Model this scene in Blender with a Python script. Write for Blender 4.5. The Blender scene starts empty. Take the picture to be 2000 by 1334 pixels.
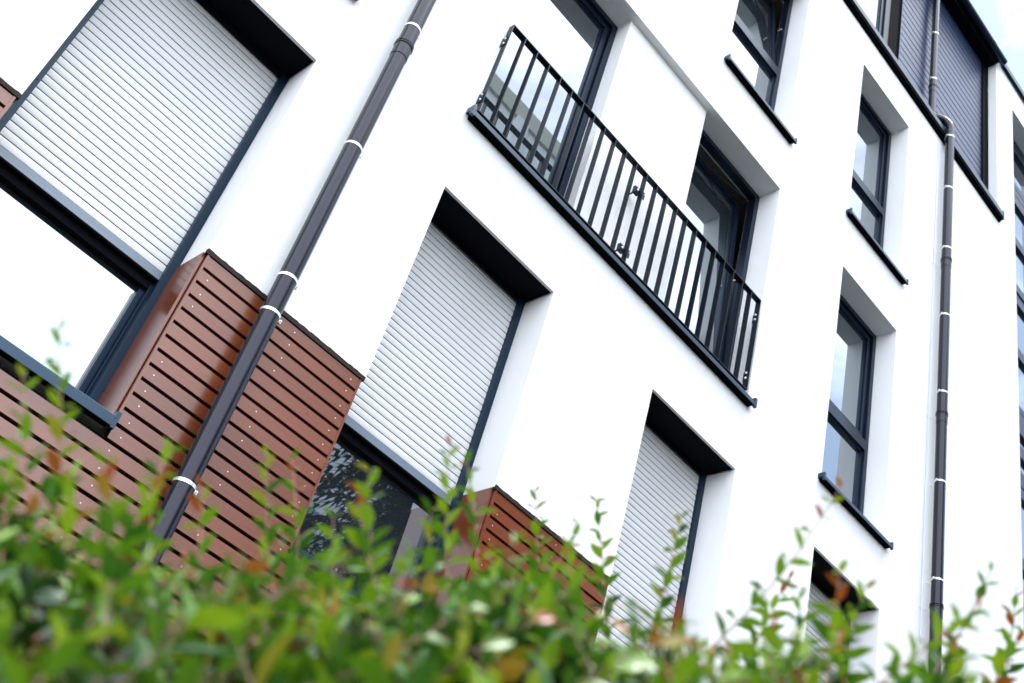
import bpy, bmesh, math, random
from mathutils import Vector, Matrix

random.seed(7)
scene = bpy.context.scene
rad = math.radians
H = 1.2                      # eye height of the camera above the ground

# ------------------------------------------------------------------ camera
cam_d = bpy.data.cameras.new('camera')
cam = bpy.data.objects.new('camera', cam_d)
scene.collection.objects.link(cam)
scene.camera = cam
RX = Vector((0.647403, -0.721548, 0.245432))      # camera right
DN = Vector((0.595227, 0.277558, -0.754099))      # camera down
FW = Vector((0.475997, 0.634294, 0.609177))       # camera forward
m = Matrix((RX, -DN, -FW)).transposed().to_4x4()
m.translation = Vector((0, -4.4, H))
cam.matrix_world = m
cam_d.sensor_width = 36
cam_d.lens = 41.3
cam_d.clip_start = 0.02
cam_d.clip_end = 2000
cam_d.dof.use_dof = True
cam_d.dof.focus_distance = 5.6
cam_d.dof.aperture_fstop = 4.4
cam_d.dof.aperture_blades = 9

# ------------------------------------------------------------------ world, sun, exposure
SUN_AZ, SUN_EL = 40, 68       # degrees right of the facade's outward normal
world = bpy.data.worlds.new('World')
scene.world = world
world.use_nodes = True
nt = world.node_tree
nt.nodes.clear()
N = nt.nodes.new
L = nt.links.new
out = N('ShaderNodeOutputWorld')
bg = N('ShaderNodeBackground')
bg.inputs['Strength'].default_value = 0.145
sky = N('ShaderNodeTexSky')
sky.sky_type = 'NISHITA'
sky.sun_disc = False
sky.sun_elevation = rad(SUN_EL)
sky.sun_rotation = rad(180 - SUN_AZ)
sky.air_density = 1.3
sky.dust_density = 1.0
tc = N('ShaderNodeTexCoord')
mp = N('ShaderNodeMapping')
mp.inputs['Scale'].default_value = (1.0, 1.0, 1.9)
mp.inputs['Location'].default_value = (3.1, 1.7, 0.4)
no = N('ShaderNodeTexNoise')
no.inputs['Scale'].default_value = 5.0
no.inputs['Detail'].default_value = 9
no.inputs['Roughness'].default_value = 0.56
no.inputs['Distortion'].default_value = 0.35
cr = N('ShaderNodeValToRGB')
cr.color_ramp.elements[0].position = 0.30
cr.color_ramp.elements[0].color = (0.06, 0.06, 0.06, 1)
cr.color_ramp.elements[1].position = 0.56
cr.color_ramp.elements[1].color = (1, 1, 1, 1)
mixc = N('ShaderNodeMixRGB')
mixc.inputs['Color2'].default_value = (12.6, 13.6, 14.8, 1)
L(tc.outputs['Generated'], mp.inputs['Vector'])
L(mp.outputs['Vector'], no.inputs['Vector'])
# clouds thin out towards the right-hand sky (low, +x)
dt = N('ShaderNodeVectorMath'); dt.operation = 'DOT_PRODUCT'
dt.inputs[1].default_value = (1.0, 0.35, -0.20)
ma = N('ShaderNodeMath'); ma.operation = 'MULTIPLY_ADD'; ma.inputs[1].default_value = -0.55
L(tc.outputs['Generated'], dt.inputs[0])
L(dt.outputs['Value'], ma.inputs[0])
L(no.outputs['Fac'], ma.inputs[2])
L(ma.outputs[0], cr.inputs['Fac'])
L(cr.outputs['Color'], mixc.inputs['Fac'])
L(sky.outputs['Color'], mixc.inputs['Color1'])
L(mixc.outputs['Color'], bg.inputs['Color'])
L(bg.outputs['Background'], out.inputs['Surface'])

sun_d = bpy.data.lights.new('sun', 'SUN')
sun_d.energy = 1.1
sun_d.angle = rad(14)
sun_d.color = (1.0, 0.97, 0.93)
sun = bpy.data.objects.new('sun', sun_d)
scene.collection.objects.link(sun)
sdir = Vector((math.sin(rad(SUN_AZ)) * math.cos(rad(SUN_EL)), -math.cos(rad(SUN_AZ)) * math.cos(rad(SUN_EL)), math.sin(rad(SUN_EL))))
sun.rotation_euler = sdir.to_track_quat('Z', 'Y').to_euler()
sun.location = (10, -20, 40)

scene.view_settings.view_transform = 'Standard'
scene.view_settings.look = 'None'
scene.view_settings.gamma = 1
scene.view_settings.exposure = 1.02

# ------------------------------------------------------------------ materials
def mat(name, col, rough=0.5, spec=0.5, metal=0.0, noise=None, bump=None, coat=0.0, tint=None):
    """noise = (scale, amount) colour variation; bump = (scale, strength, distance)"""
    mt = bpy.data.materials.new(name)
    mt.use_nodes = True
    t = mt.node_tree
    b = t.nodes['Principled BSDF']
    b.inputs['Base Color'].default_value = (*col, 1)
    b.inputs['Roughness'].default_value = rough
    b.inputs['Specular IOR Level'].default_value = spec
    b.inputs['Metallic'].default_value = metal
    b.inputs['Coat Weight'].default_value = coat
    if tint:
        b.inputs['Specular Tint'].default_value = (*tint, 1)
    g = t.nodes.new('ShaderNodeNewGeometry')
    if noise:
        n = t.nodes.new('ShaderNodeTexNoise')
        n.inputs['Scale'].default_value = noise[0]
        n.inputs['Detail'].default_value = 6
        mx = t.nodes.new('ShaderNodeMixRGB')
        mx.inputs['Color1'].default_value = (*[c * (1 - noise[1]) for c in col], 1)
        mx.inputs['Color2'].default_value = (*[min(1, c * (1 + noise[1])) for c in col], 1)
        t.links.new(g.outputs['Position'], n.inputs['Vector'])
        t.links.new(n.outputs['Fac'], mx.inputs['Fac'])
        t.links.new(mx.outputs['Color'], b.inputs['Base Color'])
    if bump:
        n2 = t.nodes.new('ShaderNodeTexNoise')
        n2.inputs['Scale'].default_value = bump[0]
        n2.inputs['Detail'].default_value = 3
        bp = t.nodes.new('ShaderNodeBump')
        bp.inputs['Strength'].default_value = bump[1]
        bp.inputs['Distance'].default_value = bump[2]
        t.links.new(g.outputs['Position'], n2.inputs['Vector'])
        t.links.new(n2.outputs['Fac'], bp.inputs['Height'])
        t.links.new(bp.outputs['Normal'], b.inputs['Normal'])
    return mt

M = {}
M['render'] = mat('white_render', (0.80, 0.80, 0.815), 0.9, 0.2, bump=(230, 0.9, 0.004))
M['wood'] = mat('brown_stained_board', (0.145, 0.034, 0.010), 0.24, 0.85, bump=(90, 0.06, 0.002))
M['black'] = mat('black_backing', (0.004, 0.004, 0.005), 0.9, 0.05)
M['flash'] = mat('dark_brown_flashing', (0.018, 0.010, 0.008), 0.75, 0.2, bump=(120, 0.6, 0.004))
M['metal'] = mat('anthracite_metal', (0.004, 0.008, 0.018), 0.32, 0.34, noise=(8, 0.12), tint=(0.42, 0.66, 1.0))
M['bars'] = mat('anthracite_flat_bar', (0.004, 0.006, 0.012), 0.38, 0.16, tint=(0.6, 0.8, 1.0))
M['under'] = mat('black_underside_shade', (0.003, 0.003, 0.004), 0.9, 0.02)  # near-black colour standing in for shade under the metal sills
M['rail'] = mat('anthracite_blue_guide', (0.002, 0.011, 0.026), 0.40, 0.34, noise=(20, 0.1), tint=(0.62, 0.80, 1.0))
M['sill'] = mat('anthracite_sill', (0.002, 0.008, 0.018), 0.33, 0.75, tint=(0.5, 0.75, 1.0))
M['box'] = mat('black_shutter_box', (0.003, 0.003, 0.006), 0.7, 0.06)
M['slat'] = mat('white_shutter_slat', (0.54, 0.545, 0.56), 0.40, 0.5, noise=(3, 0.03))
M['bar'] = mat('grey_bottom_bar', (0.11, 0.15, 0.20), 0.4, 0.6)
M['pipe'] = mat('anthracite_pipe', (0.007, 0.006, 0.010), 0.24, 0.40, noise=(9, 0.15), bump=(30, 0.03, 0.002), tint=(0.84, 0.84, 1.0))
M['steel'] = mat('galvanised_steel', (0.85, 0.85, 0.84), 0.3, 0.5, metal=0.7)
M['bolt'] = mat('bright_bolt', (0.8, 0.8, 0.8), 0.3, 0.5, metal=0.6)
M['screw'] = mat('screw_head', (0.62, 0.60, 0.58), 0.3, 0.5, metal=0.8)
M['clad'] = mat('blue_grey_board', (0.021, 0.036, 0.090), 0.40, 0.6, noise=(14, 0.15), bump=(60, 0.15, 0.003))
M['panel'] = mat('dark_brown_panel', (0.022, 0.013, 0.011), 0.5, 0.4, noise=(5, 0.4))
M['room'] = mat('room_plaster', (0.40, 0.36, 0.34), 0.9, 0.2)
M['ground'] = mat('grass_ground', (0.040, 0.044, 0.030), 0.95, 0.1, noise=(2, 0.4), bump=(30, 0.6, 0.02))
M['paving'] = mat('paving', (0.065, 0.064, 0.062), 0.9, 0.2, noise=(6, 0.15), bump=(40, 0.4, 0.004))
M['asphalt'] = mat('asphalt', (0.06, 0.06, 0.06), 0.9, 0.2, noise=(30, 0.2), bump=(150, 0.5, 0.003))
M['kerb'] = mat('kerb_stone', (0.32, 0.31, 0.30), 0.9, 0.2, noise=(10, 0.1))
M['white2'] = mat('pale_render', (0.72, 0.74, 0.76), 0.9, 0.2)
M['cream'] = mat('cream_cornice', (0.50, 0.49, 0.42), 0.9, 0.2)
M['bark'] = mat('bark', (0.06, 0.04, 0.025), 0.9, 0.2, noise=(12, 0.3), bump=(40, 0.8, 0.01))

def glass_mat(name, dark, refl, tint=(0.93, 0.97, 1.0), blend=0.35):
    """coated double glazing: dark room behind, strong mirror image of the sky"""
    mt = bpy.data.materials.new(name)
    mt.use_nodes = True
    t = mt.node_tree
    t.nodes.clear()
    o = t.nodes.new('ShaderNodeOutputMaterial')
    d = t.nodes.new('ShaderNodeBsdfDiffuse')
    d.inputs['Color'].default_value = (*dark, 1)
    gl = t.nodes.new('ShaderNodeBsdfGlossy')
    gl.inputs['Roughness'].default_value = 0.0
    gl.inputs['Color'].default_value = (*tint, 1)
    fr = t.nodes.new('ShaderNodeLayerWeight')
    fr.inputs['Blend'].default_value = blend
    mr = t.nodes.new('ShaderNodeMapRange')
    mr.inputs['To Min'].default_value = refl
    mr.inputs['To Max'].default_value = 1.0
    mx = t.nodes.new('ShaderNodeMixShader')
    t.links.new(fr.outputs['Fresnel'], mr.inputs['Value'])
    t.links.new(mr.outputs['Result'], mx.inputs['Fac'])
    t.links.new(d.outputs[0], mx.inputs[1])
    t.links.new(gl.outputs[0], mx.inputs[2])
    # faint waviness of real panes
    g = t.nodes.new('ShaderNodeNewGeometry')
    n = t.nodes.new('ShaderNodeTexNoise')
    n.inputs['Scale'].default_value = 1.6
    bp = t.nodes.new('ShaderNodeBump')
    bp.inputs['Strength'].default_value = 0.015
    bp.inputs['Distance'].default_value = 0.02
    t.links.new(g.outputs['Position'], n.inputs['Vector'])
    t.links.new(n.outputs['Fac'], bp.inputs['Height'])
    t.links.new(bp.outputs['Normal'], gl.inputs['Normal'])
    t.links.new(mx.outputs[0], o.inputs['Surface'])
    return mt
M['glass'] = glass_mat('window_glass', (0.02, 0.025, 0.03), 0.33, tint=(0.88, 0.955, 1.0), blend=0.24)

# wood boards: colour differs a little from board to board, faint grain and knots
def wood_detail(mt, base, pitch):
    t = mt.node_tree
    b = t.nodes['Principled BSDF']
    g = t.nodes.new('ShaderNodeNewGeometry')
    mpn = t.nodes.new('ShaderNodeMapping')
    mpn.inputs['Scale'].default_value = (3, 20, 60)
    n = t.nodes.new('ShaderNodeTexNoise')
    n.inputs['Scale'].default_value = 1.0
    n.inputs['Detail'].default_value = 6
    n.inputs['Distortion'].default_value = 0.6
    v = t.nodes.new('ShaderNodeTexVoronoi')
    v.inputs['Scale'].default_value = 4.3
    rmp = t.nodes.new('ShaderNodeValToRGB')
    rmp.color_ramp.elements[0].position = 0.02
    rmp.color_ramp.elements[0].color = (0.45, 0.45, 0.45, 1)
    rmp.color_ramp.elements[1].position = 0.075
    rmp.color_ramp.elements[1].color = (1, 1, 1, 1)
    hsv = t.nodes.new('ShaderNodeHueSaturation')
    hsv.inputs['Color'].default_value = (*base, 1)
    ri = t.nodes.new('ShaderNodeMapRange')
    ri.inputs['To Min'].default_value = 0.84
    ri.inputs['To Max'].default_value = 1.16
    ad = t.nodes.new('ShaderNodeMath'); ad.operation = 'MULTIPLY_ADD'
    ad.inputs[1].default_value = 0.5
    ml = t.nodes.new('ShaderNodeMixRGB'); ml.blend_type = 'MULTIPLY'; ml.inputs['Fac'].default_value = 1
    t.links.new(g.outputs['Position'], mpn.inputs['Vector'])
    t.links.new(mpn.outputs['Vector'], n.inputs['Vector'])
    t.links.new(g.outputs['Position'], v.inputs['Vector'])
    t.links.new(g.outputs['Random Per Island'], ri.inputs['Value'])
    t.links.new(n.outputs['Fac'], ad.inputs[0])
    sb = t.nodes.new('ShaderNodeMath'); sb.operation = 'SUBTRACT'; sb.inputs[1].default_value = 0.25
    t.links.new(ri.outputs['Result'], sb.inputs[0])
    t.links.new(sb.outputs[0], ad.inputs[2])
    t.links.new(ad.outputs[0], hsv.inputs['Value'])
    t.links.new(v.outputs['Distance'], rmp.inputs['Fac'])
    t.links.new(hsv.outputs['Color'], ml.inputs['Color1'])
    t.links.new(rmp.outputs['Color'], ml.inputs['Color2'])
    t.links.new(ml.outputs['Color'], b.inputs['Base Color'])
wood_detail(M['wood'], (0.145, 0.034, 0.010), 0.082)
wood_detail(M['clad'], (0.021, 0.036, 0.090), 0.125)

# ------------------------------------------------------------------ mesh helpers (z given from eye height, H added)
class MB:
    def __init__(s, zo=H):
        s.v, s.f, s.zo = [], [], zo
    def quadf(s, pts):
        b = len(s.v)
        s.v += [(p[0], p[1], p[2] + s.zo) for p in pts]
        s.f.append(tuple(range(b, b + len(pts))))
    def box(s, x0, x1, y0, y1, z0, z1):
        b = len(s.v)
        for z in (z0, z1):
            for (x, y) in ((x0, y0), (x1, y0), (x1, y1), (x0, y1)):
                s.v.append((x, y, z + s.zo))
        s.f += [(b, b+3, b+2, b+1), (b+4, b+5, b+6, b+7), (b, b+1, b+5, b+4), (b+1, b+2, b+6, b+5), (b+2, b+3, b+7, b+6), (b+3, b, b+4, b+7)]
    def tube(s, pts, r, n=20, caps=True):
        """round tube along points, r number or list"""
        P = [Vector((p[0], p[1], p[2] + s.zo)) for p in pts]
        rs = r if isinstance(r, (list, tuple)) else [r] * len(P)
        b0 = len(s.v)
        up = None
        for i, p in enumerate(P):
            d = (P[min(i+1, len(P)-1)] - P[max(i-1, 0)]).normalized()
            if up is None:
                up = Vector((0, 1, 0)) if abs(d.y) < 0.9 else Vector((1, 0, 0))
            a = d.cross(up).normalized()
            c = a.cross(d).normalized()
            up = c
            for k in range(n):
                t = 2 * math.pi * k / n
                q = p + (a * math.cos(t) + c * math.sin(t)) * rs[i]
                s.v.append(tuple(q))
        for i in range(len(P) - 1):
            for k in range(n):
                a0 = b0 + i * n + k; a1 = b0 + i * n + (k + 1) % n
                s.f.append((a0, a1, a1 + n, a0 + n))
        if caps:
            s.f.append(tuple(b0 + k for k in range(n))[::-1])
            s.f.append(tuple(b0 + (len(P)-1)*n + k for k in range(n)))
    def lathe_y(s, cx, cz, prof, n=12):
        """prof list of (y, r): round thing whose axis is the facade's normal"""
        s.tube([(cx, y, cz) for y, r in prof], [max(r, 1e-4) for y, r in prof], n)
    def prism_x(s, x0, x1, prof):
        """closed (y, z) outline extruded along x"""
        n = len(prof); b = len(s.v)
        for x in (x0, x1):
            s.v += [(x, y, z + s.zo) for y, z in prof]
        for k in range(n):
            s.f.append((b+k, b+(k+1) % n, b+n+(k+1) % n, b+n+k))
        s.f.append(tuple(range(b, b+n))[::-1]); s.f.append(tuple(range(b+n, b+2*n)))
    def build(s, name, material, parent=None, smooth=False, bevel=0, label=None, second=None):
        me = bpy.data.meshes.new(name)
        me.from_pydata(s.v, [], s.f)
        me.validate()
        bm = bmesh.new(); bm.from_mesh(me)
        bmesh.ops.recalc_face_normals(bm, faces=bm.faces)
        bm.to_mesh(me); bm.free()
        if smooth:
            me.shade_smooth()
            me.set_sharp_from_angle(angle=rad(40))
        me.materials.append(material)
        if second:
            me.materials.append(second[0])
            for p in me.polygons:
                if p.vertices[0] >= second[1]: p.material_index = 1
        o = bpy.data.objects.new(name, me)
        scene.collection.objects.link(o)
        if parent: o.parent = parent
        if bevel:
            bv = o.modifiers.new('bevel', 'BEVEL'); bv.width = bevel; bv.segments = 2; bv.limit_method = 'ANGLE'
            bv.harden_normals = True
        if label: o['label'] = label
        return o

def empty(name, loc, label=None, cat=None, group=None):
    o = bpy.data.objects.new(name, None)
    o.location = loc
    scene.collection.objects.link(o)
    if label: o['label'] = label
    if cat: o['category'] = cat
    if group: o['group'] = group
    return o

# ------------------------------------------------------------------ the setting
g = MB(0); g.quadf([(-300, -300, 0), (300, -300, 0), (300, 300, 0), (-300, 300, 0)])
o = g.build('ground', M['ground']); o['kind'] = 'structure'
g = MB(0); g.box(-8, 14, -2.6, -0.02, -0.1, 0.02)
o = g.build('path', M['paving']); o['kind'] = 'structure'
g = MB(0); g.quadf([(-60, -11, 0.004), (80, -11, 0.004), (80, -6.2, 0.004), (-60, -6.2, 0.004)])
o = g.build('road', M['asphalt']); o['kind'] = 'structure'
g = MB(0); g.box(-60, 80, -6.2, -6.05, -0.1, 0.12); g.box(-60, 80, -11.15, -11, -0.1, 0.12)
o = g.build('kerb', M['kerb']); o['kind'] = 'structure'

# ------------------------------------------------------------------ the apartment building
B = empty('apartment_building', (0, 0, 0), 'white rendered apartment building with roller shutters, brown boards and a dark railing', 'building')

# openings in the facade sheet: x0, x1, z0, z1, depth
CX = [(-1.66, -0.64), (0.405, 1.444), (2.484, 3.495), (4.545, 5.540), (6.605, 7.590)]
GZ0, GZ1 = 2.30, 4.79
op = []
for (a, b) in CX: op.append([a, b, GZ0, GZ1, 0.25, 'g'])
op.append([-1.66, -0.64, 5.43, 7.747, 0.20, 'w'])
op.append([0.405, 1.444, 5.43, 7.747, 0.20, 'w'])
op.append([2.484, 5.548, 5.43, 7.747, 0.07, 'balc'])
op.append([6.605, 7.592, 5.43, 7.747, 0.20, 'w'])
for (a, b) in CX: op.append([a, b, 8.43, 10.745, 0.20, 'w3'])
op.append([3.0, 9.76, 11.42, 14.40, 0.19, 'attic'])
op.append([10.25, 11.60, 2.0, 13.95, 0.20, 'stair'])
FX0, FX1, FZ0, FZ1 = -4.0, 13.0, -H, 14.56

def sheet_with_holes(mb, x0, x1, z0, z1, y, holes):
    xs = sorted({x0, x1, *[h[0] for h in holes], *[h[1] for h in holes]})
    zs = sorted({z0, z1, *[h[2] for h in holes], *[h[3] for h in holes]})
    xs = [x for x in xs if x0 <= x <= x1]; zs = [z for z in zs if z0 <= z <= z1]
    for i in range(len(xs) - 1):
        run = None
        for j in range(len(zs) - 1):
            cx, cz = (xs[i] + xs[i+1]) / 2, (zs[j] + zs[j+1]) / 2
            solid = not any(h[0] < cx < h[1] and h[2] < cz < h[3] for h in holes)
            if solid and run is None: run = zs[j]
            if run is not None and (not solid or j == len(zs) - 2):
                e = zs[j+1] if solid else zs[j]
                mb.quadf([(xs[i], y, run), (xs[i+1], y, run), (xs[i+1], y, e), (xs[i], y, e)])
                run = None

wall = MB()
CL = []   # cladding zones cut into the render sheet
sheet_with_holes(wall, FX0, FX1, FZ0, FZ1, 0.0, op + [[-4.0, 4.53, -H, 3.318, 0, 'clad']])
def reveal(mb, h, d, y0=0.0, sides='lrtb'):
    a, b, z0, z1 = h[:4]
    if 'l' in sides: mb.quadf([(a, y0, z0), (a, d, z0), (a, d, z1), (a, y0, z1)])
    if 'r' in sides: mb.quadf([(b, y0, z0), (b, d, z0), (b, d, z1), (b, y0, z1)])
    if 't' in sides: mb.quadf([(a, y0, z1), (b, y0, z1), (b, d, z1), (a, d, z1)])
    if 'b' in sides: mb.quadf([(a, y0, z0), (b, y0, z0), (b, d, z0), (a, d, z0)])
def soffit(x0, x1, y0, y1, z):
    q = MB(); q.quadf([(x0, y0, z), (x1, y0, z), (x1, y1, z), (x0, y1, z)]); q.build('soffit', M['render'], B)
for h in op:
    k = h[5]
    if k == 'g':
        z_low = 3.318 if h[0] < 4.6 else h[2]
        reveal(wall, [h[0], h[1], max(h[2], z_low if h[0] < 4 else h[2]), h[3]], 0.32, sides='lr')
        soffit(h[0], h[1], 0, 0.022, h[3])
        reveal(wall, h, 0.32, sides='b')
    elif k in ('w', 'w3', 'stair'):
        reveal(wall, h, 0.32, sides='lrb'); soffit(h[0], h[1], 0, 0.32, h[3])
    elif k == 'balc':
        # shallow recess with a pier between the door and the window
        reveal(wall, [2.484, 3.495, 5.43, 7.747], 0.32, sides='lb')
        wall.quadf([(3.495, 0.07, 5.43), (3.495, 0.32, 5.43), (3.495, 0.32, 7.747), (3.495, 0.07, 7.747)])
        wall.quadf([(3.495, 0.07, 5.43), (4.53, 0.07, 5.43), (4.53, 0.07, 7.747), (3.495, 0.07, 7.747)])
        wall.quadf([(4.53, 0.07, 5.43), (4.53, 0.32, 5.43), (4.53, 0.32, 7.747), (4.53, 0.07, 7.747)])
        reveal(wall, [4.53, 5.548, 5.43, 7.747], 0.32, sides='rb')
        wall.quadf([(3.495, 0, 5.43), (4.53, 0, 5.43), (4.53, 0.07, 5.43), (3.495, 0.07, 5.43)])
        soffit(2.484, 5.548, 0, 0.32, 7.747)
    elif k == 'attic':
        reveal(wall, h, 0.11, sides='lr')
wo = wall.build('wall', M['render'], B)
# closed rest of the building: sides, back, roof slab, floor slabs behind the facade
core = MB()
core.box(FX0, FX0 + 0.3, 0.001, 11, FZ0, FZ1 - 0.01)
core.box(FX1 - 0.3, FX1, 0.001, 11, FZ0, FZ1 - 0.01)
core.box(FX0, FX1, 11, 11.3, FZ0, FZ1 - 0.01)
core.box(FX0 + 0.301, FX1 - 0.301, 0.33, 10.99, 14.35, 14.5)
core.build('rear_wall', M['render'], B)

# ---- window builder
def window(x0, x1, z0, z1, transom=None, y=0.205, tilt=0.0, name='window', label=None, sash_up=True, room=False, glass_low=True):
    """outer frame + opening sash (above the transom) + fixed light below"""
    w = 0.052
    f = MB()
    f.box(x0, x0 + w, y, y + 0.075, z0, z1)
    f.box(x1 - w, x1, y, y + 0.075, z0, z1)
    f.box(x0 + w, x1 - w, y, y + 0.075, z1 - w, z1)
    f.box(x0 + w, x1 - w, y, y + 0.075, z0, z0 + w)
    zb = z0 + w
    if transom:
        f.box(x0 + w, x1 - w, y, y + 0.075, transom[0], transom[1])
        # stepped beads round the fixed light
        for a in ((x0 + w, x0 + w + 0.02), (x1 - w - 0.02, x1 - w)):
            f.box(a[0], a[1], y + 0.024, y + 0.07, zb, transom[0])
        f.box(x0 + w + 0.02, x1 - w - 0.02, y + 0.024, y + 0.07, transom[0] - 0.02, transom[0])
        f.box(x0 + w + 0.02, x1 - w - 0.02, y + 0.024, y + 0.07, zb, zb + 0.02)
    fo = f.build(name, M['metal'], B, bevel=0.002, label=label)
    if transom:
        p = MB(); p.box(x0 + w + 0.0205, x1 - w - 0.0205, y + 0.045, y + 0.055, zb + 0.0205, transom[0] - 0.0205)
        p.build('pane', M['glass'], fo)
        s0 = transom[1]
    else:
        s0 = zb
    s1 = z1 - w; a, b = x0 + w, x1 - w
    # sash, turning about its bottom edge when tilted
    def sash(ang):
        sm, gm = MB(0), MB(0)
        hh = s1 - s0; g_ = 0.007
        ax0, ax1 = a + g_ - x0, b - g_ - x0
        sw = 0.05
        sm.box(ax0, ax0 + sw, 0.012, 0.07, g_, hh - g_)
        sm.box(ax1 - sw, ax1, 0.012, 0.07, g_, hh - g_)
        sm.box(ax0 + sw, ax1 - sw, 0.012, 0.07, g_, g_ + sw)
        sm.box(ax0 + sw, ax1 - sw, 0.012, 0.07, hh - g_ - sw, hh - g_)
        i0, i1, j0, j1 = ax0 + sw, ax1 - sw, g_ + sw, hh - g_ - sw
        bd = 0.016
        sm.box(i0, i0 + bd, 0.028, 0.062, j0, j1); sm.box(i1 - bd, i1, 0.028, 0.062, j0, j1)
        sm.box(i0 + bd, i1 - bd, 0.028, 0.062, j0, j0 + bd); sm.box(i0 + bd, i1 - bd, 0.028, 0.062, j1 - bd, j1)
        so_ = sm.build('sash', M['metal'], fo, bevel=0.0015)
        gm.box(i0 + bd + .0005, i1 - bd - .0005, 0.04, 0.05, j0 + bd + .0005, j1 - bd - .0005)
        go_ = gm.build('pane', M['glass'], fo)
        for q in (so_, go_):
            q.location = (x0, y + 0.012, s0 + H)
            q.rotation_euler = (-rad(ang), 0, 0)
        return so_
    sash(tilt)
    # dark rebate behind a closed sash so that no light shows round it
    if not room:
        r = MB(); r.box(a + 0.001, b - 0.001, y + 0.1, y + 0.112, s0, s1)
        r.build('rebate', M['black'], fo)
    else:
        # stay arm and plain room with a ceiling behind the open sash
        ang = rad(tilt); L_ = s1 - s0
        st = MB()
        st.tube([(b - 0.03, y + 0.07, s1 - 0.02), (b - 0.50, y + 0.03 + math.sin(ang) * L_, s0 + math.cos(ang) * L_ - 0.01)], 0.005, 8)
        st.build('stay_arm', M['rail'], fo)
        st = MB(); st.tube([(b - 0.012, y + 0.03, s0 + 0.55 * L_), (b - 0.012, y + 0.075, s0 + 0.55 * L_)], 0.008, 8)
        st.build('catch', M['steel'], fo)
        rm = MB()
        rx0, rx1, rz0, rz1 = x0 - 0.25, x1 + 0.6, z0 - 0.05, z1 + 0.14
        yy = 0.33
        rm.quadf([(rx0, yy, rz1), (rx1, yy, rz1), (rx1, 3.6, rz1), (rx0, 3.6, rz1)])
        rm.quadf([(rx0, yy, rz0), (rx1, yy, rz0), (rx1, 3.6, rz0), (rx0, 3.6, rz0)])
        rm.quadf([(rx0, yy, rz0), (rx0, 3.6, rz0), (rx0, 3.6, rz1), (rx0, yy, rz1)])
        rm.quadf([(rx1, yy, rz0), (rx1, 3.6, rz0), (rx1, 3.6, rz1), (rx1, yy, rz1)])
        rm.quadf([(rx0, 3.6, rz0), (rx1, 3.6, rz0), (rx1, 3.6, rz1), (rx0, 3.6, rz1)])
        sheet_with_holes(rm, rx0, rx1, rz0, rz1, yy, [[x0, x1, z0, z1]])
        rm.build('room', M['room'], fo)
    return fo

def sill(fo, x0, x1, z, proud=0.06, ht=0.032, clip=True, name='sill'):
    """folded metal sill with end caps, z = top of its front edge"""
    s = MB()
    s.prism_x(x0, x1, [(-proud, z), (-proud, z - ht), (-proud + 0.004, z - ht), (-proud + 0.004, z - 0.006), (0.20, z + 0.020), (0.20, z + 0.026)])
    for xx in (x0 - 0.004, x1 - 0.016):
        s.box(xx, xx + 0.020, -proud - 0.003, -0.001, z - 0.014, z + 0.026)
        s.box(xx, xx + 0.020, -proud - 0.003, -proud + 0.018, z - ht - 0.008, z - 0.014)
    so_ = s.build(name, M['sill'], fo, bevel=0.002)
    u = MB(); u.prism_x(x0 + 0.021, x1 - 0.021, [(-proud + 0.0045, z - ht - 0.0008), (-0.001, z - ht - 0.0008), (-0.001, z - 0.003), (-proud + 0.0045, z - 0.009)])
    u.build('underside_shade', M['under'], fo)  # added black body: shade under the sill put into its colour
    return so_

TR2 = (6.37, 6.475)
TR3 = (9.40, 9.50)
lab_shut = ['', 'wide shutter pulled halfway down over white sky-lit glass, left of the downpipe', 'white roller shutter beside the brown boards, dark glass showing below it',
            'narrow shuttered window right of the small brown cladding', 'small shuttered opening low behind the hedge twigs at the right']
# second floor
for i in (0, 1):
    a, b = CX[i]
    fo = window(a, b, 5.46, 7.747, TR2); sill(fo, a - 0.03, b + 0.03, 5.40)
# door and window behind the railing
fo = window(2.484, 3.495, 5.46, 7.747, None, name='balcony_door', label='tall glazed door behind the left half of the dark railing')
fo = window(4.53, 5.548, 5.46, 7.747, None, tilt=3.6, label='tilted open window behind the right end of the dark railing', room=True)
fo = window(6.605, 7.592, 5.46, 7.747, TR2, label='two-part window below the other, with a twig tip across its sill'); sill(fo, 6.56, 7.64, 5.398)
# third floor
for i in (0, 1, 2):
    a, b = CX[i]
    fo = window(a, b, 8.46, 10.745, TR3); sill(fo, a - 0.03, b + 0.03, 8.40)
fo = window(4.545, 5.540, 8.46, 10.745, (9.415, 9.53), tilt=7.5, label='tilted open window above the right end of the railing', room=True); sill(fo, 4.525, 5.60, 8.405)
fo = window(6.605, 7.590, 8.46, 10.745, (9.385, 9.485), label='two-part window under the dark sill band of the top storey'); sill(fo, 6.56, 7.65, 8.412)

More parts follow.
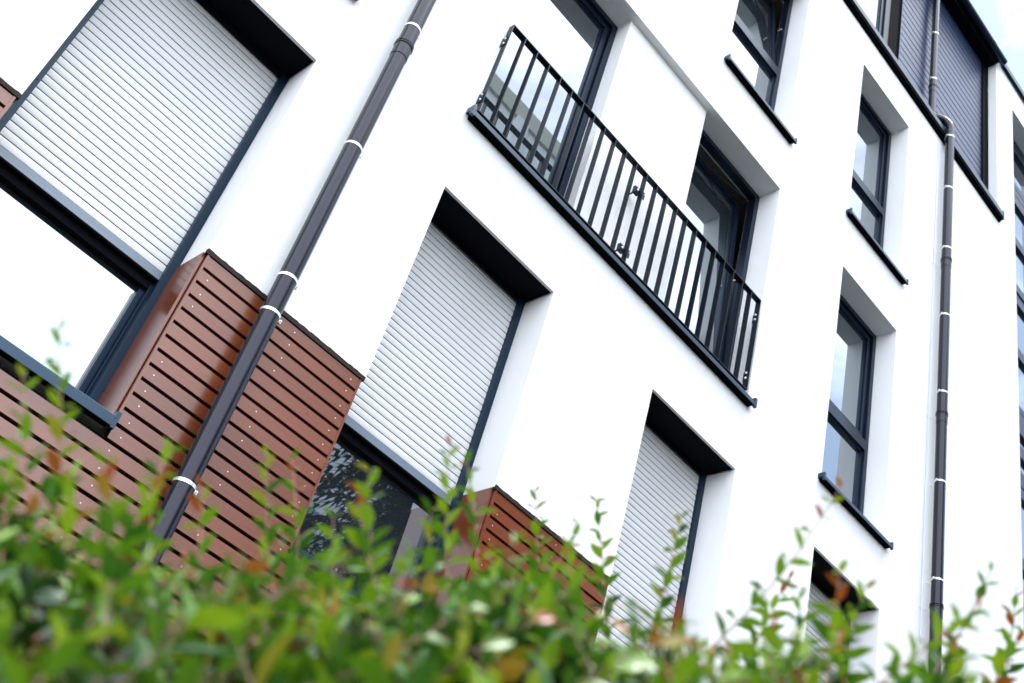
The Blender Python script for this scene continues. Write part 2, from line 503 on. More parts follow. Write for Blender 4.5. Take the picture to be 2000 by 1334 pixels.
# ---- ground floor: roller shutters
def shutter(i, zbar, right_rail=0.05):
    a, b = CX[i]
    y = 0.262
    # frame and glass under the shutter
    f = MB(); w = 0.06
    f.box(a, a + w, 0.30, 0.37, GZ0, GZ1); f.box(b - w, b, 0.30, 0.37, GZ0, GZ1)
    f.box(a + w, b - w, 0.30, 0.37, GZ0, GZ0 + w)
    for q in ((a + w, a + w + 0.03), (b - w - 0.03, b - w)):
        f.box(q[0], q[1], 0.325, 0.365, GZ0 + w, zbar - 0.055)
    fo = f.build('window', M['metal'], B, bevel=0.002, label=lab_shut[i] or None)
    hd = MB(); hd.box(a + w, b - w, 0.3005, 0.37, zbar - 0.055, zbar + 0.12); hd.build('head_frame', M['box'], fo)  # frame head coloured near-black for the shade behind the bottom bar
    p = MB(); p.box(a + w + 0.0305, b - w - 0.0305, 0.345, 0.355, GZ0 + w, zbar - 0.0555)
    p.build('pane', M['glass'], fo)
    r = MB(); r.box(a + 0.001, b - 0.001, 0.375, 0.385, GZ0, GZ1); r.build('rebate', M['black'], fo)
    # guide rails with small rivets
    for e, (q0, q1) in enumerate(((a + 0.001, a + 0.049), (b - 0.049, b - 0.001))):
        g_ = MB()
        g_.box(q0, q1, 0.246, 0.262, 2.36, GZ1 + 0.02)
        g_.box(q0, q0 + (0.02 if e == 0 else 0.010), 0.262, 0.298, 2.36, GZ1)
        g_.box(q1 - 0.012, q1, 0.262, 0.298, 2.36, GZ1)
        for z in (2.55, 3.1, 3.65, 4.2, 4.7): g_.lathe_y(q1 - 0.016, z, [(0.2459, 0.0045), (0.2440, 0.004), (0.2430, 0.001)], 8)
        g_.build('guide_rail', M['rail'], fo, bevel=0.0015)
    # box over the opening, open underneath
    bx = MB()
    bx.box(a + 0.0005, b - 0.0005, 0.0225, 0.030, GZ1 + 0.0015, GZ1 + 0.06)
    bx.box(a + 0.0005, b - 0.0005, 0.030, 0.25, GZ1 + 0.010, GZ1 + 0.014)
    bx.box(a + 0.052, b - 0.052, 0.252, 0.256, GZ1 - 0.035, GZ1 + 0.01)
    bx.box(a + 0.0005, b - 0.0005, 0.285, 0.300, GZ1 - 0.02, GZ1 + 0.14)
    bx.build('shutter_box', M['box'], fo)
    # curtain: one curved profile per slat
    s = MB(); pitch = 0.0473
    nsl = int((GZ1 + 0.01 - (zbar + 0.045)) / pitch)
    prof = [(0.0085, 0.0), (0.0085, 0.0046), (0.0006, 0.0052), (-0.0006, 0.009), (-0.0012, 0.018), (-0.0012, 0.028), (-0.0006, 0.037), (0.0006, 0.044), (0.0014, 0.0470)]
    xa, xb = a + 0.047, b - 0.047
    for k in range(nsl):
        z = zbar + 0.045 + k * pitch
        base = len(s.v)
        for (yy, zz) in prof:
            s.v.append((xa, y + 0.012 + yy, z + zz + H)); s.v.append((xb, y + 0.012 + yy, z + zz + H))
        for j in range(len(prof) - 1):
            q = base + 2 * j
            s.f.append((q, q+1, q+3, q+2))
    s.build('roller_shutter', M['slat'], fo, smooth=False)
    bb = MB(); bb.box(xa, xb, 0.268, 0.280, zbar, zbar + 0.044); bb.box(xa, xb, 0.264, 0.2675, zbar - 0.004, zbar + 0.008)
    bb.build('bottom_bar', M['bar'], fo, bevel=0.0015)
    und = MB(); und.box(xa, xb, 0.2685, 0.2995, zbar - 0.012, zbar - 0.0045); und.build('bar_underside', M['black'], fo)  # black strip closing the underside of the bottom bar
    return fo
f0 = shutter(0, 3.21)
f1 = shutter(1, 3.208); f2 = shutter(2, 3.226); f3 = shutter(3, 2.42); f4 = shutter(4, 2.42)
sill(f0, -1.64, -0.62, 2.318, 0.05)
sill(f1, 0.400, 1.452, 2.330, 0.045, ht=0.050)
sill(f2, 2.47, 3.49, 2.318, 0.045); sill(f3, 4.50, 5.58, 2.30); sill(f4, 6.56, 7.63, 2.30)

# ---- brown board cladding
def cladding(x0, x1, z_top, rows, screws, name='board_cladding', label=None):
    c = MB(); bk = MB(); pitch = 0.0822; gap = 0.0175
    z_bot = z_top - 0.018 - rows * pitch
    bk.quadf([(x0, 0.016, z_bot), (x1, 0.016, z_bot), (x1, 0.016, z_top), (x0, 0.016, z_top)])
    z = z_top - 0.018
    sc = MB()
    for _row in range(rows):
        zt, zb = z, z - (pitch - gap)
        c.prism_x(x0 + 0.012, x1 - 0.012, [(-0.004, zb), (-0.004, zt - 0.001), (-0.002, zt), (0.014, zt), (0.014, zb)])
        for sx in screws:
            jx = sx + random.uniform(-0.007, 0.007); jz = (zt + zb) / 2 + random.uniform(-0.006, 0.006)
            if random.random() < 0.78:
                sc.lathe_y(jx, jz, [(-0.004, 0.0037), (-0.0051, 0.0031), (-0.0055, 0.001)], 8)
        z -= pitch
    nv = len(c.v)
    c.v += sc.v; c.f += [tuple(q + nv for q in f_) for f_ in sc.f]
    co = c.build(name, M['wood'], B, label=label, second=(M['screw'], nv))
    bk.build('backing', M['black'], co)
    return co
rowsZ = 3.318
def pier(x0, x1, screws, label, left_side=True, right_side=True):
    co = cladding(x0, x1, rowsZ, 13, screws, label=label)
    for (p, q) in ((x0, x0 + 0.0115), (x1 - 0.0115, x1)):
        t = MB(); t.box(p, q, -0.006, 0.015, 2.30, rowsZ - 0.012); t.build('corner_trim', M['wood'], co)
    if right_side: sd = MB(); sd.box(x1 - 0.004, x1 + 0.006, 0.0155, 0.243, 2.305, rowsZ - 0.004); sd.build('side_board', M['wood'], co)
    if left_side: sd = MB(); sd.box(x0 - 0.018, x0 - 0.004, 0.0155, 0.295, 2.305, rowsZ - 0.004); sd.build('side_board', M['wood'], co)
    fl = MB()
    # drip strip over the top board with a ragged render edge
    n = max(8, int((x1 - x0) / 0.02)); xs = [x0 - 0.012 + (x1 - x0 + 0.024) * k / n for k in range(n + 1)]
    zt = [rowsZ + 0.012 + random.uniform(-0.0022, 0.0028) for _ in xs]
    b0 = len(fl.v)
    for k, x in enumerate(xs):
        fl.v += [(x, -0.011, rowsZ - 0.014 + H), (x, -0.011, zt[k] + H), (x, 0.012, zt[k] + H), (x, 0.012, rowsZ - 0.014 + H)]
    for k in range(n):
        q = b0 + 4 * k
        for j in range(4): fl.f.append((q + j, q + (j + 1) % 4, q + 4 + (j + 1) % 4, q + 4 + j))
    fl.f.append((b0, b0+1, b0+2, b0+3)); fl.f.append(tuple(b0 + 4*n + j for j in range(4)))
    fl.build('drip_strip', M['flash'], co)
    return co
pier(-4.0, -1.67, [-3.2, -2.4, -1.74], None, left_side=False)
pier(-0.63, 0.395, [-0.55, 0.0, 0.33], 'strip of brown boards left of the large shutter')
pier(1.452, 2.466, [1.515, 2.015, 2.41], 'large brown board cladding crossed by the dark downpipe')
pier(3.510, 4.530, [3.565, 4.04, 4.48], 'small brown board cladding under the white wall, right of the dark glass')
z_low = rowsZ - 13 * 0.0822
cladding(-4.0, 4.53, z_low, 40, [-3.2, -2.4, -1.6, -0.55, 0.0, 0.33, 0.95, 1.50, 2.015, 2.41, 2.95, 3.565, 4.04, 4.48], label='brown boards below the windows, half hidden by the hedge')

# ---- railing in front of the tall door and window
rail = MB()
RY0, RY1 = -0.060, -0.012
rail.box(2.463, 5.457, RY0, RY1, 6.322, 6.330)
rail.box(2.463, 5.457, RY0, RY1, 5.428, 5.436)
ro = rail.build('railing', M['bars'], B, bevel=0.0008, label='dark flat-bar railing across the white wall')
bal0 = None
for k in range(25):
    x = 2.4665 + k * (5.4535 - 2.4665) / 24
    if bal0 is None:
        b = MB(0); b.box(-0.0035, 0.0035, RY0 + 0.0005, RY1 - 0.0005, 5.4365 + H, 6.3215 + H)
        bal0 = b.build('baluster', M['bars'], ro, bevel=0.0008); bal0.location = (x, 0, 0)
    else:
        c = bal0.copy(); scene.collection.objects.link(c); c.parent = ro; c.location = (x, 0, 0)
for z in (6.155, 5.570):
    for x, sx in ((2.463, -1), (5.457, 1)):
        pl = MB()
        pl.box(min(x, x + sx * 0.006), max(x, x + sx * 0.006), -0.050, -0.0005, z - 0.045, z + 0.045)
        pl.build('wall_bracket', M['bars'], ro, bevel=0.001)
    for x in (2.463, 5.449):
        for dz in (-0.024, 0.024):
            bt = MB(); bt.tube([(x, -0.034, z + dz), (x - 0.006, -0.034, z + dz)], 0.0095, 10); bt.tube([(x - 0.006, -0.034, z + dz), (x - 0.013, -0.034, z + dz)], [0.007, 0.004], 10)
            bt.build('bolt', M['bolt'], ro, smooth=True)
    pl = MB(); pl.box(3.910, 3.9625, -0.018, 0.008, z - 0.030, z + 0.030); pl.tube([(3.938, 0.008, z), (3.938, 0.069, z)], 0.007, 10)
    pl.box(3.9625, 3.969, -0.050, -0.022, z - 0.045, z + 0.03); pl.box(3.969, 3.992, -0.050, -0.044, z - 0.07, z + 0.0)
    pl.build('wall_bracket', M['metal'], ro, bevel=0.0015)
    bt = MB(); bt.lathe_y(3.938, z + 0.004, [(-0.018, 0.010), (-0.025, 0.010), (-0.027, 0.005)], 8); bt.lathe_y(3.985, z - 0.02, [(-0.050, 0.006), (-0.054, 0.005)], 8)
    bt.build('bolt', M['bolt'], ro, smooth=True)
s = MB(); z = 5.402
for (p, q) in ((2.425, 3.498), (3.501, 4.548), (4.551, 5.580)):
    s.prism_x(p, q, [(-0.064, z), (-0.064, z - 0.038), (-0.060, z - 0.038), (-0.060, z - 0.006), (0.20, z + 0.018), (0.20, z + 0.024)])
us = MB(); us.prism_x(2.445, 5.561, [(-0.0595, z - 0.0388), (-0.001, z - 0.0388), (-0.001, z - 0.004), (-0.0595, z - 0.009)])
for xx in (2.418, 5.562):
    s.box(xx, xx + 0.026, -0.068, -0.001, z - 0.012, z + 0.034); s.box(xx, xx + 0.026, -0.068, -0.044, z - 0.048, z - 0.012)
rs = s.build('railing_sill', M['sill'], B, bevel=0.002, label='long folded metal sill under the dark railing')
us.build('underside_shade', M['under'], rs)  # painted shade on the underside of the railing sill

# ---- top storey
a = MB(); pitch = 0.125; yb = 0.150
z = 11.42
while z < 14.5:
    a.prism_x(7.525, 9.64, [(yb + 0.010, z), (yb, z + 0.008), (yb, z + pitch - 0.014), (yb + 0.006, z + pitch - 0.010), (yb + 0.020, z + pitch - 0.010), (yb + 0.020, z)])
    z += pitch
ac = a.build('attic_cladding', M['clad'], B, label='blue-grey horizontal board cladding under the roof edge')
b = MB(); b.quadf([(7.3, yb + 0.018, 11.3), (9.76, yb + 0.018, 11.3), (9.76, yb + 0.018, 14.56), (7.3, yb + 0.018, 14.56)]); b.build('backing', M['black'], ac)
b = MB(); b.box(9.64, 9.759, 0.125, 0.17, 11.40, 14.40); b.build('end_trim', M['box'], ac)
b = MB(); b.box(7.250, 7.513, 0.172, 0.19, 11.40, 14.40); b.build('brown_panel', M['panel'], ac)
b = MB(); b.box(7.513, 7.524, 0.145, 0.19, 11.40, 14.40); b.build('edge_trim', M['metal'], ac)
window(6.10, 7.249, 11.44, 14.30, None, y=0.17, label='top storey window beside the blue-grey boards')
window(4.95, 6.095, 11.44, 14.30, None, y=0.17)
b = MB(); b.box(3.0, 4.94, 0.17, 0.19, 11.40, 14.40); b.build('brown_panel', M['panel'], B)
band = MB()
band.prism_x(2.95, 9.80, [(-0.060, 11.425), (-0.060, 11.345), (-0.056, 11.345), (-0.056, 11.419), (0.19, 11.430), (0.19, 11.436)])
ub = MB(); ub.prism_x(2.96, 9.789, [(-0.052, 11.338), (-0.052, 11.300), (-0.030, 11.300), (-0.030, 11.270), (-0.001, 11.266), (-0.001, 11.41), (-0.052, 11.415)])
band.box(9.79, 9.815, -0.064, -0.001, 11.31, 11.45)
bd_ = band.build('sill_band', M['sill'], B, bevel=0.002, label='long dark metal sill band under the top storey')
ub.build('underside_shade', M['under'], bd_)  # black underside added so the band's shade is in the colour
rf = MB()
rf.prism_x(2.95, 9.762, [(-0.040, 14.402), (0.170, 14.402), (0.170, 14.55), (-0.040, 14.55)])
rfo = rf.build('roof_soffit', M['box'], B)
gt = MB()
gt.tube([(2.9, -0.085, 14.44), (9.82, -0.085, 14.44)], 0.052, 18)
gt.build('gutter', M['metal'], rfo, smooth=True)
for k in range(9):
    x = 9.45 - k * 0.80
    gb = MB()
    gb.box(x, x + 0.022, -0.145, -0.03, 14.492, 14.500); gb.box(x, x + 0.022, -0.148, -0.140, 14.44, 14.500)
    gb.build('gutter_bracket', M['steel'], rfo)
cp = MB(); cp.box(9.83, 13.05, -0.055, 0.36, 14.565, 14.600); cp.box(9.83, 13.05, -0.055, -0.047, 14.50, 14.565)
cp.box(2.9, 9.83, -0.04, 0.36, 14.565, 14.59)
cp.build('coping', M['sill'], B, bevel=0.002)

# ---- tall staircase glazing at the far right
st = MB(); x0, x1 = 10.25, 11.60
st.box(x0, x0 + 0.05, 0.20, 0.27, 2.0, 13.95); st.box(x1 - 0.05, x1, 0.20, 0.27, 2.0, 13.95)
zs = [(13.70, 13.95), (12.93, 13.05), (12.80, 12.92), (12.63, 12.79), (11.84, 11.98), (11.00, 11.13), (10.90, 10.99), (10.79, 10.89), (9.92, 10.07),
      (9.12, 9.21), (9.01, 9.11), (8.78, 9.00), (8.45, 8.62), (8.18, 8.28), (8.05, 8.16), (7.90, 8.03), (7.00, 7.14), (6.1, 6.2), (5.95, 6.08), (5.8, 5.93), (5.0, 5.12), (4.0, 4.12), (3.0, 3.12), (2.0, 2.1)]
for (p, q) in zs: st.box(x0 + 0.05, x1 - 0.05, 0.20 if q - p > 0.1 else 0.215, 0.27, p, q)
sto = st.build('staircase_window', M['metal'], B, bevel=0.003, label='tall staircase glazing at the right edge of the facade')
p = MB(); p.box(x0 + 0.0505, x1 - 0.0505, 0.24, 0.25, 2.0, 13.94); p.build('pane', M['glass'], sto)

# ---- downpipes
PR = 0.050
def downpipe(path, couplings, clamps, cx, cy, label, r=PR, side=1):
    d = MB(); d.tube(path, r, 40)
    do = d.build('downpipe', M['pipe'], B, smooth=True, label=label)
    for z in couplings:
        c = MB()
        c.tube([(cx, cy, z - 0.07), (cx, cy, z + 0.022), (cx, cy, z + 0.026), (cx, cy, z + 0.034), (cx, cy, z + 0.038)], [r + 0.0030, r + 0.0034, r + 0.0085, r + 0.0085, r + 0.004], 40)
        c.tube([(cx, cy, z + 0.044), (cx, cy, z + 0.058), ], [r + 0.007, r + 0.007], 40)
        c.build('coupling', M['pipe'], do, smooth=True)
    for z in clamps:
        c = MB(); c.tube([(cx, cy, z - 0.008), (cx, cy, z + 0.008)], r + 0.0024, 40)
        # lug with its screw, and the rod into the wall
        c.box(cx + side * (r + 0.001), cx + side * (r + 0.001) + 0.016, cy - 0.006, cy + 0.008, z - 0.009, z + 0.009) if side > 0 else c.box(cx - r - 0.017, cx - r - 0.001, cy - 0.006, cy + 0.008, z - 0.009, z + 0.009)
        lx = cx + side * (r + 0.010)
        c.tube([(lx, cy - 0.018, z), (lx, cy + 0.018, z)], 0.0042, 8)
        c.tube([(cx, cy + r, z), (cx, 0.05 if cy < 0 else 0.149, z)], 0.0045, 8)
        c.build('pipe_clamp', M['steel'], do, smooth=True)
    return do
downpipe([(1.823, -0.092, -H + 0.1), (1.823, -0.092, 8.5)], [5.255, 1.6], [5.457, 4.391, 3.420, 3.195, 2.221, 1.3, 6.6, 7.7], 1.823, -0.092, 'dark downpipe running over the brown boards and white wall')
# seams where the lower length is pushed over the upper one
path = [(8.338, -0.092, -H + 0.1), (8.338, -0.092, 11.43)]
A0 = Vector((8.338, -0.092, 11.43)); A1 = Vector((8.338, -0.092, 11.60)); A2 = Vector((8.20, 0.045, 11.60))
for t in [0.1 * q for q in range(1, 11)]:
    p_ = A0 * (1-t)**2 + A1 * 2*t*(1-t) + A2 * t*t
    path.append(tuple(p_))
path += [(8.17, 0.075, 11.60)]
downpipe(path, [9.255, 7.21, 5.17, 3.1], [11.282, 10.401, 9.458, 8.499, 7.501, 6.467, 5.454, 4.4, 3.3], 8.338, -0.092, 'long dark downpipe between the window column and the right wall strip', side=-1)
downpipe([(8.185, 0.062, 11.50), (8.185, 0.062, 14.42)], [12.12], [14.15, 13.21, 12.29], 8.185, 0.062, 'short upper downpipe in front of the blue-grey boards', r=0.044, side=-1)
wr = MB()  # thin tube standing for the pipe's soft shadow; small cross ties are holders
wr.tube([(8.232, -0.012, 11.2), (8.232, -0.012, -H + 0.1)], 0.004, 8)
for z in (9.19, 7.17, 5.15, 3.1): wr.tube([(8.205, 0.0, z), (8.290, -0.03, z)], 0.003, 6)
wr.build('pipe_shadow_line', mat('pale_shadow_line', (0.62, 0.65, 0.72), 0.5), B, label='thin pale line with small ties, drawn for the soft shadow beside the long downpipe')

# ------------------------------------------------------------------ what the panes mirror: house and conifer across the road
Q = empty('house_across_road', (14, -13, 0), 'tall white house across the road, mirrored in the balcony door', 'building')
hb = MB(0)
hb.box(-5.0, 6.0, -8, 0, 0, 24.5)
hbo = hb.build('wall', M['white2'], Q)
hc = MB(0); hc.box(-5.2, 6.2, -8.2, 0.10, 24.5, 25.05); hc.build('cornice', M['cream'], Q)
for r_ in range(7, 0, -1):
    for c_ in range(5):
        w_ = MB(0); xx = -4.3 + c_ * 2.15; zz = 23.3 - r_ * 3.3
        w_.box(xx, xx + 0.75, 0.001, 0.05, zz, zz + 1.6)
        wo_ = w_.build('window', M['white2'], Q)
        g_ = MB(0); g_.box(xx + 0.06, xx + 0.69, 0.051, 0.06, zz + 0.06, zz + 1.54); g_.build('pane', M['glass'], wo_)
for c_ in range(6):
    w_ = MB(0); xx = -4.9 + c_ * 2.15; w_.box(xx, xx + 0.42, 0.001, 0.16, 0, 24.49); w_.build('pilaster', M['white2'], Q)

leafm = mat('conifer_needles', (0.020, 0.040, 0.022), 0.7, 0.2, noise=(3, 0.5))
def conifer(x, y, ht, label, seed):
    T = empty('conifer_tree', (x, y, 0), label, 'tree')
    tb = MB(0); tb.tube([(0, 0, 0), (0.05, 0.02, ht * 0.4), (0, 0, ht)], [0.24, 0.15, 0.02], 12); tb.build('trunk', M['bark'], T, smooth=True)
    nb = MB(0); rr = random.Random(seed)
    nbr = 900
    for k in range(nbr):
        z = 1.6 + (ht - 2.0) * (k / nbr) ** 0.95
        L_ = (ht + 0.5 - z) / ht * 5.2 * rr.uniform(0.7, 1.1) + 0.2
        a_ = rr.uniform(0, 2 * math.pi); dx, dy = math.cos(a_), math.sin(a_)
        ns = max(4, int(L_ / 0.15))
        for j in range(ns):
            t = (j + 1) / ns
            px, py, pz = dx * L_ * t, dy * L_ * t, z - 0.40 * L_ * t * t + 0.1 * t
            wdt = 0.36 * (1.2 - t) + 0.06
            for sgn in (-1, 1):
                for q in range(3):
                    ln = wdt * rr.uniform(0.5, 1.25); an = a_ + sgn * rr.uniform(0.3, 1.2)
                    ex, ey = px + math.cos(an) * ln, py + math.sin(an) * ln; ez = pz - ln * rr.uniform(0.1, 0.9)
                    wx, wy = -math.sin(an) * 0.038, math.cos(an) * 0.038
                    nb.quadf([(px - wx, py - wy, pz), (px + wx, py + wy, pz + 0.012), (ex, ey, ez)])
    nb.build('crown', leafm, T)
conifer(9.5, -8.2, 16.5, 'dark conifer on the verge across the path, mirrored in the low dark pane', 11)
conifer(12.6, -8.8, 14.2, 'shorter dark conifer standing right of the other one, across the path', 23)

# ------------------------------------------------------------------ the hedge in front
def leaf_material():
    mt = bpy.data.materials.new('hedge_leaf')
    mt.use_nodes = True
    t = mt.node_tree; t.nodes.clear()
    o = t.nodes.new('ShaderNodeOutputMaterial')
    g = t.nodes.new('ShaderNodeNewGeometry')
    at = t.nodes.new('ShaderNodeAttribute'); at.attribute_name = 'age'
    r = t.nodes.new('ShaderNodeValToRGB')
    e = r.color_ramp.elements
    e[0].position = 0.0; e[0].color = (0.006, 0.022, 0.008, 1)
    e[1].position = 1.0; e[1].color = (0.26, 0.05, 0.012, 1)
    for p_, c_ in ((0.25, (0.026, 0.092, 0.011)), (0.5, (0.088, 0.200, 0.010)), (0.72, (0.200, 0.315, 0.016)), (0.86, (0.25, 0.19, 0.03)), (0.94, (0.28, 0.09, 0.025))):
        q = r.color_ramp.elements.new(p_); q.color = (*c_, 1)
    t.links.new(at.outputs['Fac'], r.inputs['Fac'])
    pb = t.nodes.new('ShaderNodeBsdfPrincipled')
    pb.inputs['Roughness'].default_value = 0.28
    pb.inputs['Specular IOR Level'].default_value = 0.7
    tr = t.nodes.new('ShaderNodeBsdfTranslucent')
    br = t.nodes.new('ShaderNodeMixRGB'); br.blend_type = 'MULTIPLY'; br.inputs['Fac'].default_value = 1
    br.inputs['Color2'].default_value = (1.5, 1.5, 0.7, 1)
    mx = t.nodes.new('ShaderNodeMixShader'); mx.inputs['Fac'].default_value = 0.24
    t.links.new(r.outputs['Color'], pb.inputs['Base Color'])
    t.links.new(r.outputs['Color'], br.inputs['Color1'])
    t.links.new(br.outputs['Color'], tr.inputs['Color'])
    t.links.new(pb.outputs[0], mx.inputs[1]); t.links.new(tr.outputs[0], mx.inputs[2])
    t.links.new(mx.outputs[0], o.inputs['Surface'])
    return mt
LEAF = leaf_material()
STEM = mat('hedge_twig', (0.17, 0.10, 0.06), 0.6, 0.3, noise=(60, 0.4))
REDSTEM = mat('young_twig', (0.26, 0.11, 0.07), 0.5, 0.4)

class Leaves:
    def __init__(s): s.v, s.f, s.age = [], [], []
    def leaf(s, p, d, n, L_, W_, age, curl):
        """p base, d direction, n up normal"""
        d = d.normalized(); sd = d.cross(n).normalized(); n = sd.cross(d).normalized()
        prof = ((0.0, 0.05), (0.16, 0.55), (0.38, 0.98), (0.60, 0.90), (0.82, 0.50), (1.0, 0.03))
        b = len(s.v)
        for t, w in prof:
            bend = curl * t * t * L_
            c = p + d * (t * L_) - n * bend
            hw = w * W_ * 0.5
            s.v += [tuple(c - sd * hw + n * hw * 0.35), tuple(c), tuple(c + sd * hw + n * hw * 0.35)]
        for j in range(len(prof) - 1):
            q = b + 3 * j
            s.f += [(q, q+1, q+4, q+3), (q+1, q+2, q+5, q+4)]
            s.age += [age, age]
    def build(s, name, parent):
        me = bpy.data.meshes.new(name); me.from_pydata(s.v, [], s.f)
        at = me.attributes.new('age', 'FLOAT', 'FACE'); at.data.foreach_set('value', s.age)
        me.shade_smooth(); me.materials.append(LEAF)
        o = bpy.data.objects.new(name, me); scene.collection.objects.link(o); o.parent = parent
        return o

HD = empty('hedge', (0.643, -3.634, 0), 'leafy green hedge with reddish young tips in the blurred foreground', 'hedge')
def loc(p): return p - Vector((0.643, -3.634, 0))

def shoot(lv, tw, p0, p1, rnd, leafL=0.036, red=0.0, bow=0.02, thick=0.0016, gap=0.017, young=0.5):
    """twig from p0 to p1 with opposite leaves"""
    ax = p1 - p0; L_ = ax.length; d = ax.normalized()
    side = d.cross(Vector((rnd.uniform(-1, 1), rnd.uniform(-1, 1), rnd.uniform(-0.3, 0.3)))).normalized()
    n = max(3, int(L_ / gap)); pts = []
    for k in range(n + 1):
        t = k / n; pts.append(p0 + ax * t + side * bow * math.sin(math.pi * t) * L_ * 3)
    tw.tube([tuple(loc(p)) for p in pts], [thick * (1.15 - 0.8 * k / n) for k in range(n + 1)], 5, caps=False)
    ph = rnd.uniform(0, math.pi)
    for k in range(1, n + 1):
        t = k / n
        if t < 0.12: continue
        dd = (pts[k] - pts[k-1]).normalized()
        e1 = dd.orthogonal().normalized(); e2 = dd.cross(e1)
        ph += math.pi / 2 + rnd.uniform(-0.3, 0.3)
        sz = leafL * (1.1 - 0.62 * t ** 2) * rnd.uniform(0.75, 1.15)
        for s_ in (0, math.pi):
            if rnd.random() < 0.10: continue
            a_ = ph + s_ + rnd.uniform(-0.25, 0.25)
            o_ = e1 * math.cos(a_) + e2 * math.sin(a_)
            up = 0.35 + 0.8 * t
            ld = (o_ + dd * up * rnd.uniform(0.7, 1.2)).normalized()
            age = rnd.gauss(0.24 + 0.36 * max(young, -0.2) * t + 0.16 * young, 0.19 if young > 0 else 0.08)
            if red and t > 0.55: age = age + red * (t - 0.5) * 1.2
            if rnd.random() < 0.005: age = 0.97
            lv.leaf(loc(pts[k]), ld, dd, sz, sz * rnd.uniform(0.34, 0.50), min(0.99, max(0.02, age)), rnd.uniform(-0.05, 0.38))

C0 = Vector((0, -4.4, 0)); LT = Vector((0.766, -0.643, 0)); DP = Vector((0.643, 0.766, 0))
def top(s, d): return H + (0.428 + (0.075 if s < 0 else 0.165) * s) * (0.62 + 0.38 * d) + 0.022 * math.sin(9 * s + 1) + 0.015 * math.sin(17 * s + 3 * d)
rnd = random.Random(5)
lv, tw = Leaves(), MB(0)
def body(n, smin, smax, dmin, dmax, deep, l0=0.034, l1=0.050, drop=0.0, shaded=False):
    for _ in range(n):
        s = rnd.uniform(smin, smax); d = rnd.uniform(dmin, dmax)
        zt = max(1.15, min(1.95, top(max(-1.2, min(1.1, s)), d)))
        z1 = zt - drop - abs(rnd.gauss(0, deep))
        p1 = C0 + LT * s + DP * d + Vector((0, 0, z1))
        lean = LT * rnd.uniform(-0.6, 0.6) + DP * rnd.uniform(-0.75, 0.35) + Vector((0, 0, rnd.uniform(0.35, 1.0)))
        L_ = rnd.uniform(0.09, 0.17)
        shoot(lv, tw, p1 - lean.normalized() * L_, p1, rnd, leafL=rnd.uniform(l0, l1), red=rnd.choice((0, 0, 0, 0, 0.1, 0.4)), young=-0.9 if shaded else rnd.uniform(0.1, 1.0))
body(620, -0.62, 0.80, 0.82, 1.20, 0.045, 0.026, 0.041, drop=-0.026)
body(1700, -0.66, 0.9, 0.88, 1.40, 0.06, 0.030, 0.044, 0.012, shaded=True)  # extra inner leaves; shade between the leaves is put into their dark colour
body(70, -0.58, 0.62, 0.70, 0.86, 0.03, 0.042, 0.056, 0.050)
body(380, -0.75, 1.0, 1.20, 1.75, 0.05)
body(240, -1.9, -0.6, 0.9, 1.7, 0.08)
body(240, 0.8, 2.2, 0.9, 1.7, 0.08)
# lower, darker growth down to the ground for the hedge's flanks
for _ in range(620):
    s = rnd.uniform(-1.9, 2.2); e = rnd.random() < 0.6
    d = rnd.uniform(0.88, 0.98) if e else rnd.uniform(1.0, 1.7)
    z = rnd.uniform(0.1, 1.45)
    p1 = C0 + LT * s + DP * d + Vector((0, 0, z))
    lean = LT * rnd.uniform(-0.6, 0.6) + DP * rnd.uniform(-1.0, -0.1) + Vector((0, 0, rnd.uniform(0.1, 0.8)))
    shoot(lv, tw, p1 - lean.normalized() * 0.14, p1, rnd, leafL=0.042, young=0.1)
lv.build('foliage', HD)
# main stems from the ground
for k in range(60):
    s = rnd.uniform(-1.8, 2.1); d = rnd.uniform(1.05, 1.6)
    p = C0 + LT * s + DP * d; q = p + LT * rnd.uniform(-0.15, 0.15) + DP * rnd.uniform(-0.1, 0.1)
    zt = max(1.0, min(1.85, top(max(-1.2, min(1.1, s)), d))) - 0.08
    tw.tube([tuple(loc(p)), tuple(loc((p + q) / 2 + LT * 0.03 + Vector((0, 0, zt * 0.5)))), tuple(loc(q + Vector((0, 0, zt))))], [0.009, 0.006, 0.003], 7, caps=False)
tw.build('twigs', STEM, HD, smooth=True)

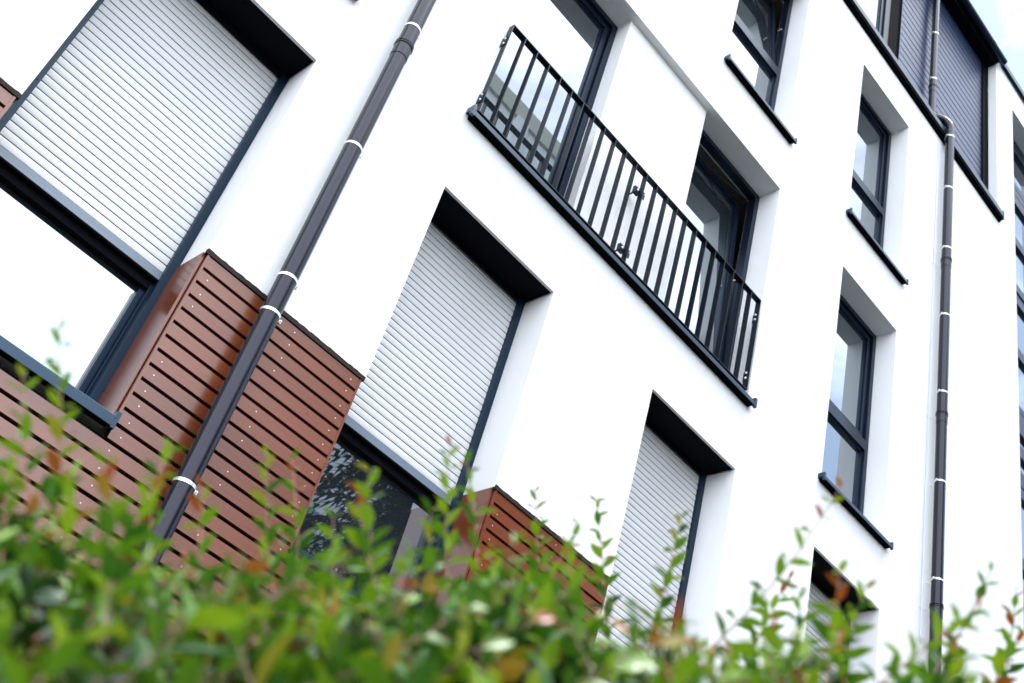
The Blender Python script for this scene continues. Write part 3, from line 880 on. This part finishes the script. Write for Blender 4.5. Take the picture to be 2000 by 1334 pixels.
# young shoots that stand out above the hedge: base, tip
SH = [(0.302,-3.447,1.619,0.243,-3.399,1.774),(0.298,-3.446,1.591,0.238,-3.398,1.715),(0.294,-3.656,1.514,0.269,-3.615,1.583),(0.347,-3.516,1.587,0.358,-3.488,1.69),
(0.577,-3.405,1.686,0.52,-3.341,1.832),(0.607,-3.365,1.722,0.568,-3.309,1.866),(0.58,-3.293,1.725,0.522,-3.231,1.855),(0.44,-3.502,1.593,0.416,-3.458,1.695),
(0.529,-3.611,1.651,0.514,-3.565,1.75),(0.565,-3.575,1.673,0.537,-3.521,1.753),(0.712,-3.497,1.765,0.683,-3.438,1.931),(0.755,-3.467,1.789,0.733,-3.412,1.946),
(0.603,-3.602,1.668,0.598,-3.562,1.758),(1.01,-3.291,1.972,0.999,-3.241,2.115),(0.794,-3.5,1.773,0.848,-3.509,1.904),(1.081,-3.36,1.96,1.067,-3.304,2.126),
(1.036,-3.458,1.912,1.047,-3.426,2.077),(0.977,-3.543,1.874,1.004,-3.528,2.011),(0.874,-3.733,1.794,0.952,-3.791,1.959),(1.028,-3.605,1.872,1.037,-3.567,1.996),
(0.935,-3.648,1.822,0.982,-3.659,1.906),(1.132,-3.577,1.903,1.174,-3.584,2.007),(0.925,-3.636,1.812,0.954,-3.624,1.903),(0.844,-3.864,1.704,0.871,-3.851,1.795),
(0.982,-3.801,1.777,1.013,-3.795,1.867),(1.045,-3.811,1.797,1.08,-3.812,1.883),(1.148,-3.791,1.852,1.208,-3.843,1.993),(0.954,-3.852,1.741,1.021,-3.916,1.829),
(1.46,-3.745,2.007,1.494,-3.749,2.145),(1.363,-3.775,1.934,1.405,-3.794,2.018),(0.656,-3.645,1.649,0.65,-3.601,1.734),(0.775,-3.619,1.727,0.776,-3.579,1.813),
(0.589,-3.471,1.676,0.577,-3.428,1.768),(0.441,-3.392,1.634,0.416,-3.349,1.722),(0.307,-3.554,1.537,0.285,-3.515,1.607),(0.269,-3.541,1.512,0.246,-3.503,1.585),
(0.994,-3.727,1.781,1.017,-3.708,1.883),(1.161,-3.815,1.831,1.19,-3.806,1.91)]
for i, q in enumerate(SH):
    if i in (6, 16, 19, 20, 22, 25): continue
    p0, p1 = Vector(q[:3]), Vector(q[3:])
    p0 = p0 - (p1 - p0) * 0.5 - Vector((0, 0, 0.03))
    l2, t2 = Leaves(), MB(0)
    longone = i in (18, 26)
    shoot(l2, t2, p0, p1, rnd, leafL=0.033 if not longone else 0.031, red=rnd.choice((0.0, 0.0, 0.1, 0.2, 0.4)), young=0.75, gap=0.016 if not longone else 0.024, thick=0.0014, bow=0.012)
    so_ = t2.build('shoot', REDSTEM if i % 2 else STEM, HD, smooth=True)
    l2.build('leaves', so_)
